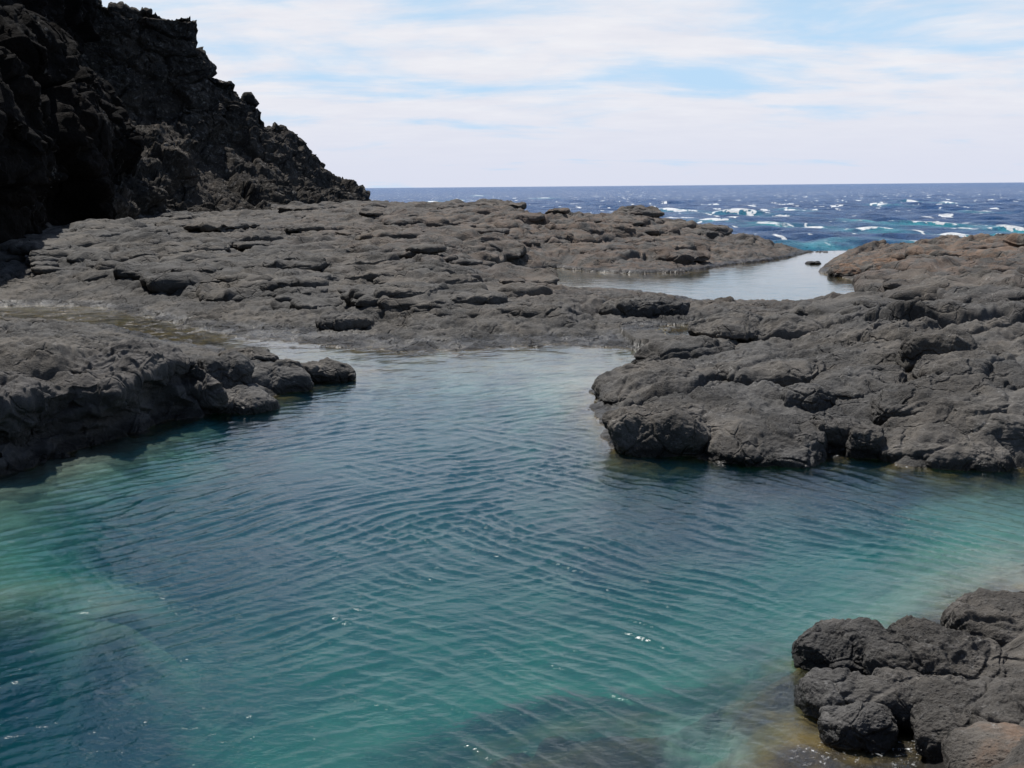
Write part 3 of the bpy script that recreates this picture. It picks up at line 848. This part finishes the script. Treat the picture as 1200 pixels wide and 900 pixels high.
def rock(label,  px, py, z, wpx, h, dr=1.0, rot=0.0, seed=1, sub=6, power=2.7, sink=.25, tilt=(0, 0), rough=.11, mat=None, name='lava_rock', water=0.0, rust=0.0, group=None, crack=.05, cat='rock', raw=False, at=None):
    """(px, py): front foot at level z; wpx: width in pixels; h: height in metres above z; dr: depth / width"""
    z_in = z
    if at is None and z > .1 and water == 0 and (group or '').startswith('rocks lying'):
        for _ in range(5):
            f = onz(px, py, z); z = .4 * z + .6 * (ground_h(f[0], f[1]) - .06)
        z = max(z, z_in - .2, .0)
    f = onz(px, py, z) if at is None else np.array([*at, z]); D = math.hypot(f[0], f[1]); w = wpx * D / FPX / 2 if at is None else wpx / 2
    d = w * dr
    u = f[:2] / D
    c = np.array([f[0] + u[0] * d, f[1] + u[1] * d, z + h * .5 - sink * h * .5])
    V, T = ICO[sub]
    V = V.copy()
    # super-ellipsoid: flatter top, steeper sides
    s = (np.abs(V) ** power).sum(1) ** (-1 / power)
    Q = V * s[:, None]
    Q[:, 2] *= np.where(Q[:, 2] < 0, .9, 1.0)
    k = max(w, d); hh = h * (.5 + sink * .5)
    ca, sa_ = math.cos(rot), math.sin(rot)
    S = Q * np.array([w, d, hh])
    sd_ = seed * 13
    L = np.array([w, d, hh]) / k
    q = Q * L * 1.0
    # lopsided
    S[:, 0] += w * .20 * p3(q[:, 0] * 1.1 + seed, q[:, 1] * 1.1, q[:, 2] * 1.1, sd_); S[:, 1] += d * .20 * p3(q[:, 0] * 1.1, q[:, 1] * 1.1 + seed, q[:, 2], sd_ + 1)
    nrm = Q / L / np.linalg.norm(Q / L, axis=1)[:, None]
    dd = rough * k * fbm3(q[:, 0] * 1.5 + seed, q[:, 1] * 1.5, q[:, 2] * 1.5, 6, sd_ + 2, .55)
    wx = q[:, 0] + .15 * p3(q[:, 0] * 2, q[:, 1] * 2, q[:, 2] * 2, sd_ + 9)
    wy = q[:, 1] + .15 * p3(q[:, 0] * 2 + 5, q[:, 1] * 2, q[:, 2] * 2, sd_ + 8)
    f1, f2, hsh = w3(wx * .95 + seed, wy * .95, q[:, 2] * 1.2, sd_ + 3)
    dd += k * (hf(hsh, 1) * .07 * sm(0, .14, f2 - f1) - crack * np.exp(-((f2 - f1) / .04) ** 2))
    S = S + nrm * dd[:, None]
    S[:, 2] += S[:, 0] * tilt[0] + S[:, 1] * tilt[1]
    # turn: local x runs across the view
    th = math.atan2(-u[0], u[1]) + rot
    ct, st = math.cos(th), math.sin(th)
    W = np.stack([S[:, 0] * ct - S[:, 1] * st, S[:, 0] * st + S[:, 1] * ct, S[:, 2]], -1)
    if raw: return W + c, T
    o = mesh_np(name, W, T, {'rust': np.full(len(W), rust), 'water': np.full(len(W), water), 'sand': np.full(len(W), -.5)}, mat or M_rock)
    o.location = c
    o['label'] = label; o['category'] = cat
    if group: o['group'] = group
    return o


#ROCKS>
G = {'l': 'rocks at the tip of the left ledge', 'p': 'rounded lava rocks of the right point', 'f': 'lava rocks in the near right corner', 's': 'rocks lying on the lava shelf'}
RK = [
 # left bank
 dict(label='small flat grey rock at the water under the shaded ledge end', px=287, py=486, z=-.02, wpx=72, h=.34, dr=.8, seed=2, group=G['l'], tilt=(-.1, .1)),
 dict(label='dark-faced rock lying in the water just right of the ledge', px=322, py=463, z=-.02, wpx=88, h=.50, dr=.7, seed=3, power=3.2, group=G['l'], tilt=(.02, .15)),
 dict(label='pointed outermost rock at the tip of the left bank', px=384, py=450, z=-.02, wpx=66, h=.40, dr=.7, seed=4, power=2.6, group=G['l'], tilt=(-.12, .1)),
 dict(label='rounded upright rock joining the shaded ledge to the tip rocks', px=262, py=468, z=.05, wpx=64, h=.78, dr=1.1, seed=5, power=2.8, group=G['l']),
 dict(label='low thin slab behind the tip rocks of the left bank', px=290, py=428, z=.02, wpx=64, h=.22, dr=1.0, seed=6, group=G['l']),
 dict(label='small dark block sitting on top of the left bank', px=132, py=417, z=.70, wpx=48, h=.24, dr=.7, seed=7, power=3.6, group=G['s']),
 # shelf
 dict(label='hunched rock with a black hollow in mid shelf', px=503, py=332, z=.85, wpx=62, h=.62, dr=.8, seed=8, power=3, group=G['s'], tilt=(0, .12)),
 dict(label='low lobe just in front of the hunched rock in mid shelf', px=475, py=354, z=.68, wpx=74, h=.42, dr=.8, seed=10, group=G['s']),
 dict(label='rounded lobe near the water at the left of the pool end', px=405, py=389, z=.22, wpx=66, h=.38, dr=.9, seed=11, group=G['s']),
 dict(label='speckled barnacled rock in front of the farther pool', px=757, py=374, z=.40, wpx=104, h=.50, dr=.5, seed=12, power=2.8, group=G['s'], mat='B'),
 dict(label='tiny rock islet in the farther pool near its mouth', px=953, py=310.5, z=.26, wpx=18, h=.16, dr=.8, seed=13, sub=5, water=.3),
 dict(label='square dark block on the far right shelf by the farther pool', px=1092, py=324, z=.50, wpx=54, h=.72, dr=.6, seed=14, power=6, rough=.08, group=G['s'], rust=.3),
 dict(label='brown ridge rock jutting into the farther pool', px=1016, py=327, z=.27, wpx=84, h=.60, dr=.7, seed=15, group=G['s'], rust=1.1, water=.3, tilt=(.1, .05)),
 dict(label='high round boulder with a dark hollow face on the right shelf', px=1100, py=430, z=.78, wpx=82, h=.58, dr=.7, seed=16, power=3.6, group=G['s']),
 # right point
 dict(label='blunt front rock at the left tip of the point, overhanging black on its right', px=770, py=538, z=-.03, wpx=128, h=.68, dr=.75, seed=17, power=2.8, group=G['p'], sub=7, tilt=(-.05, .1)),
 dict(label='broad sloping rock at the water in the middle of the point', px=893, py=549, z=-.03, wpx=146, h=.44, dr=1.0, seed=18, group=G['p'], sub=7, tilt=(-.06, .12)),
 dict(label='long smooth lobe along the left edge of the point', px=757, py=482, z=.02, wpx=128, h=.52, dr=1.3, seed=19, group=G['p'], sub=7, tilt=(.12, .02)),
 dict(label='humped rock where the point meets the pool end', px=806, py=432, z=.02, wpx=124, h=.52, dr=.8, seed=20, group=G['p'], tilt=(.10, .05)),
 dict(label='angular rock at the water in the inner nook of the point', px=975, py=530, z=.0, wpx=62, h=.50, dr=.9, seed=21, power=3.2, group=G['p']),
 dict(label='small block wedged at the water right of the inner nook', px=1014, py=538, z=.0, wpx=42, h=.44, dr=1.0, seed=22, power=4, group=G['p']),
 dict(label='dark rock in the hollow behind the inner nook', px=944, py=494, z=.22, wpx=58, h=.52, dr=.9, seed=23, power=3, group=G['p']),
 dict(label='low wide rock along the waterline at the right edge', px=1112, py=552, z=-.03, wpx=160, h=.48, dr=.8, seed=24, group=G['p'], sub=7, tilt=(0, .15)),
 dict(label='rounded rock at the right edge above the waterline rock', px=1192, py=532, z=.15, wpx=130, h=.55, dr=.8, seed=25, group=G['p']),
 dict(label='large flat-topped slab in the middle of the right point', px=1098, py=508, z=.28, wpx=170, h=.55, dr=1.0, seed=26, power=3, group=G['p'], sub=7, tilt=(0, .05)),
 dict(label='pale grey slab near the right edge below the hollow boulder', px=1160, py=466, z=.55, wpx=165, h=.46, dr=.9, seed=27, power=3, group=G['p'], sub=7),
 dict(label='sloping lobe left of the large flat-topped slab', px=1003, py=480, z=.32, wpx=108, h=.50, dr=1.1, seed=28, group=G['p'], tilt=(.06, .08)),
 dict(label='long low lobe across the top of the point', px=900, py=458, z=.38, wpx=126, h=.40, dr=.8, seed=29, group=G['p'], tilt=(.1, 0)),
 dict(label='wide back lobe of the point below the farther pool', px=880, py=403, z=.42, wpx=150, h=.44, dr=.8, seed=30, group=G['p'], sub=7),
 dict(label='little pinkish stone lying on top of the right point', px=918, py=429, z=.4, wpx=20, h=.09, dr=.7, seed=41, group=G['s'], sub=5, mat='K'),
 # near right corner
 dict(label='topmost left lava rock of the near corner, its underside black over the water', px=985, py=796, z=.02, wpx=124, h=.31, dr=.7, seed=31, group=G['f'], sub=7, tilt=(.05, .12), rough=.12),
 dict(label='long humped rock between the top rock and the bank in the near corner', px=1092, py=818, z=.06, wpx=170, h=.35, dr=.7, seed=32, group=G['f'], sub=7, tilt=(-.1, .1), rough=.13),
 dict(label='middle left rock of the near corner with water on its left', px=992, py=850, z=.0, wpx=118, h=.28, dr=.6, seed=33, group=G['f'], sub=7, tilt=(.10, .12), rough=.12),
 dict(label='lowest left rock of the near corner above the dark pocket of water', px=1003, py=884, z=-.03, wpx=92, h=.26, dr=.7, seed=34, group=G['f'], sub=7, tilt=(.10, .1), rough=.12),
 dict(label='rough rock in the centre of the near corner', px=1074, py=862, z=.03, wpx=118, h=.30, dr=.8, seed=35, group=G['f'], sub=7, rough=.13),
 dict(label='cracked broad rock right of the dark pocket of water', px=1146, py=902, z=.05, wpx=168, h=.34, dr=.9, seed=36, group=G['f'], sub=7, rough=.12, tilt=(.08, .05)),
 dict(label='reddish brown rock in the bottom right corner', px=1235, py=990, z=.05, wpx=260, h=.36, dr=.7, seed=37, group=G['f'], sub=7, rust=.7, rough=.08),
 dict(label='bank rock at the right edge above the near corner rocks', px=1190, py=778, z=.08, wpx=150, h=.30, dr=.9, seed=38, group=G['f'], sub=7, rough=.12),
 dict(label='tiny wet stone in the gap of blue water beside the bank rock', px=1098, py=744, z=-.01, wpx=22, h=.07, dr=.8, seed=39, group=G['f'], sub=5),
]
M_pink = rock_material('pink_stone', base=(.30, .19, .16), warm=(.34, .22, .18), pale=(.45, .34, .30))
M_barn = rock_material('barnacle_basalt', pale=(.34, .34, .33), bump=1.4)
for r_ in RK:
    if r_.get('mat') == 'B': r_['mat'] = M_barn
    if r_.get('mat') == 'K': r_['mat'] = M_pink
    rock(**r_)
#<ROCKS
# the crust of the shelf: overlapping pillows of lava welded to the ground
def crust():
    g = np.random.default_rng(5)
    Vs, Ts, Rs, k, cnt = [], [], [], 0, 0
    tries = 0
    while cnt < 760 and tries < 14000:
        tries += 1
        a = g.uniform(-.50, .50); r = math.exp(g.uniform(math.log(20), math.log(105)))
        x, y = r * math.sin(a), r * math.cos(a)
        j = int(np.clip(np.searchsorted(az, a), 0, m_ - 1)); i = int(np.clip(np.searchsorted(lr, math.log(r)), 0, n_ - 1))
        if macro[i, j] < .3 or sp[i, j] < (.75 if a > -.2 else 2.8) or su[i, j] < 1.8 or sd[i, j] < 1.2: continue
        if a > .10 and r < 27 : continue
        if a > .19 and r > 48: continue
        i2 = int(np.clip(np.searchsorted(lr, math.log(r + 3.5)), 0, n_ - 1)); i3 = int(np.clip(np.searchsorted(lr, math.log(r + 7)), 0, n_ - 1))
        i4 = int(np.clip(np.searchsorted(lr, math.log(r + 11)), 0, n_ - 1))
        if su[i2, j] < .3 or su[i3, j] < 0 or su[i4, j] < 0: continue
        if a < -.15 and r < 31: continue
        w = (g.uniform(.6, 1.5) if g.random() < .45 or sp[i, j] < 2 else g.uniform(1.4, 3.4)) * (.7 + r / 70); h = min(.50, w * g.uniform(.13, .22))
        dr = g.uniform(.55, 1.0)
        zz_ = float(P[i, j, 2])
        W, T = rock('', 0, 0, zz_ + g.uniform(.08, .34) * (.6 + .4 * min(1, w / 2)) - h + .04, w, h, dr, g.normal() * .5, 200 + tries % 700, 5 if w / r * FPX > 55 else 4, 2.6 + g.random() * 1.2, .3, (g.normal() * .03, g.random() * .05), .10, raw=True, at=(x, y))
        Vs.append(W); Ts.append(T + k); Rs.append(np.full(len(W), rust[i, j])); k += len(W); cnt += 1
    V = np.concatenate(Vs)
    o = mesh_np('crust_ground', V, np.concatenate(Ts), {'rust': np.concatenate(Rs), 'water': np.zeros(len(V)), 'sand': np.zeros(len(V)) - .5}, M_rock)
    struct(o, 'overlapping rounded pillows of grey lava welded to the shelf', 'ground')
crust()

# ------------------------------------------------------------------ light
EL = math.radians(61); AZ = math.radians(-31)      # azimuth clockwise from the view direction
sv = Vector((math.sin(AZ) * math.cos(EL), math.cos(AZ) * math.cos(EL), math.sin(EL)))
sl = bpy.data.lights.new('sun', 'SUN'); sl.energy = 5.0; sl.angle = math.radians(.5); sl.color = (1, .97, .92)
so_ = bpy.data.objects.new('sun', sl); C.objects.link(so_)
so_.rotation_euler = sv.to_track_quat('Z', 'Y').to_euler()
so_.location = (0, 0, 60)

world = bpy.data.worlds.new('World'); scene.world = world; world.use_nodes = True
nt = world.node_tree; nt.nodes.clear(); n = N(nt)
sky = n('ShaderNodeTexSky', sky_type='NISHITA', sun_disc=False, sun_elevation=EL, sun_rotation=AZ, air_density=1.0, dust_density=.6, ozone_density=1.2, altitude=5)
tc = n('ShaderNodeTexCoord').outputs['Generated']
sep = n('ShaderNodeSeparateXYZ', n0=tc)
zz = n.math('MAXIMUM', sep.outputs[2], 0.0)
den = n.math('ADD', zz, .13)
pu = n.math('DIVIDE', sep.outputs[0], den); pv = n.math('DIVIDE', sep.outputs[1], den)
cv = n('ShaderNodeCombineXYZ', n0=pu, n1=pv, n2=0.0)
cm = n('ShaderNodeMapping', n0=cv, i_Location=(3.35, 1.7, 0), i_Scale=(1.0, 1.5, 1))
c1 = n.noise(cm, 1.0, 8, .58, .3)
c2 = n.noise(cm, 3.2, 5, .6)
low = n.ss(zz, .12, .02)                       # horizon haze
cover = n.math('ADD', c1, n.math('MULTIPLY', low, .15))
cover = n.math('ADD', cover, n.math('MULTIPLY', n.ss(zz, .2, .5), -.10))
mask = n.ss(cover, .37, .60)
# away from the sun side the sky is clear
fwd = n.ss(sep.outputs[1], -.45, .35)
mask = n.math('MULTIPLY', mask, n.math('ADD', .25, n.math('MULTIPLY', fwd, .75)))
cb = n.mix(c2, (7.0, 7.2, 8.2, 1), (9.3, 9.3, 9.5, 1))
cb = n.mix(n.ss(zz, .10, .0), cb, (7.1, 7.4, 8.6, 1))
cb = n.mix(n.ss(zz, .24, .50), cb, (4.2, 4.8, 6.2, 1))
skyc = n.mix(n.ss(zz, .34, .10), sky, n.mix(fwd, sky, (5.0, 7.1, 9.3, 1)))
fin = n.mix(mask, skyc, cb)
bg = n('ShaderNodeBackground', n0=fin, n1=.085)
n('ShaderNodeOutputWorld', n0=bg)
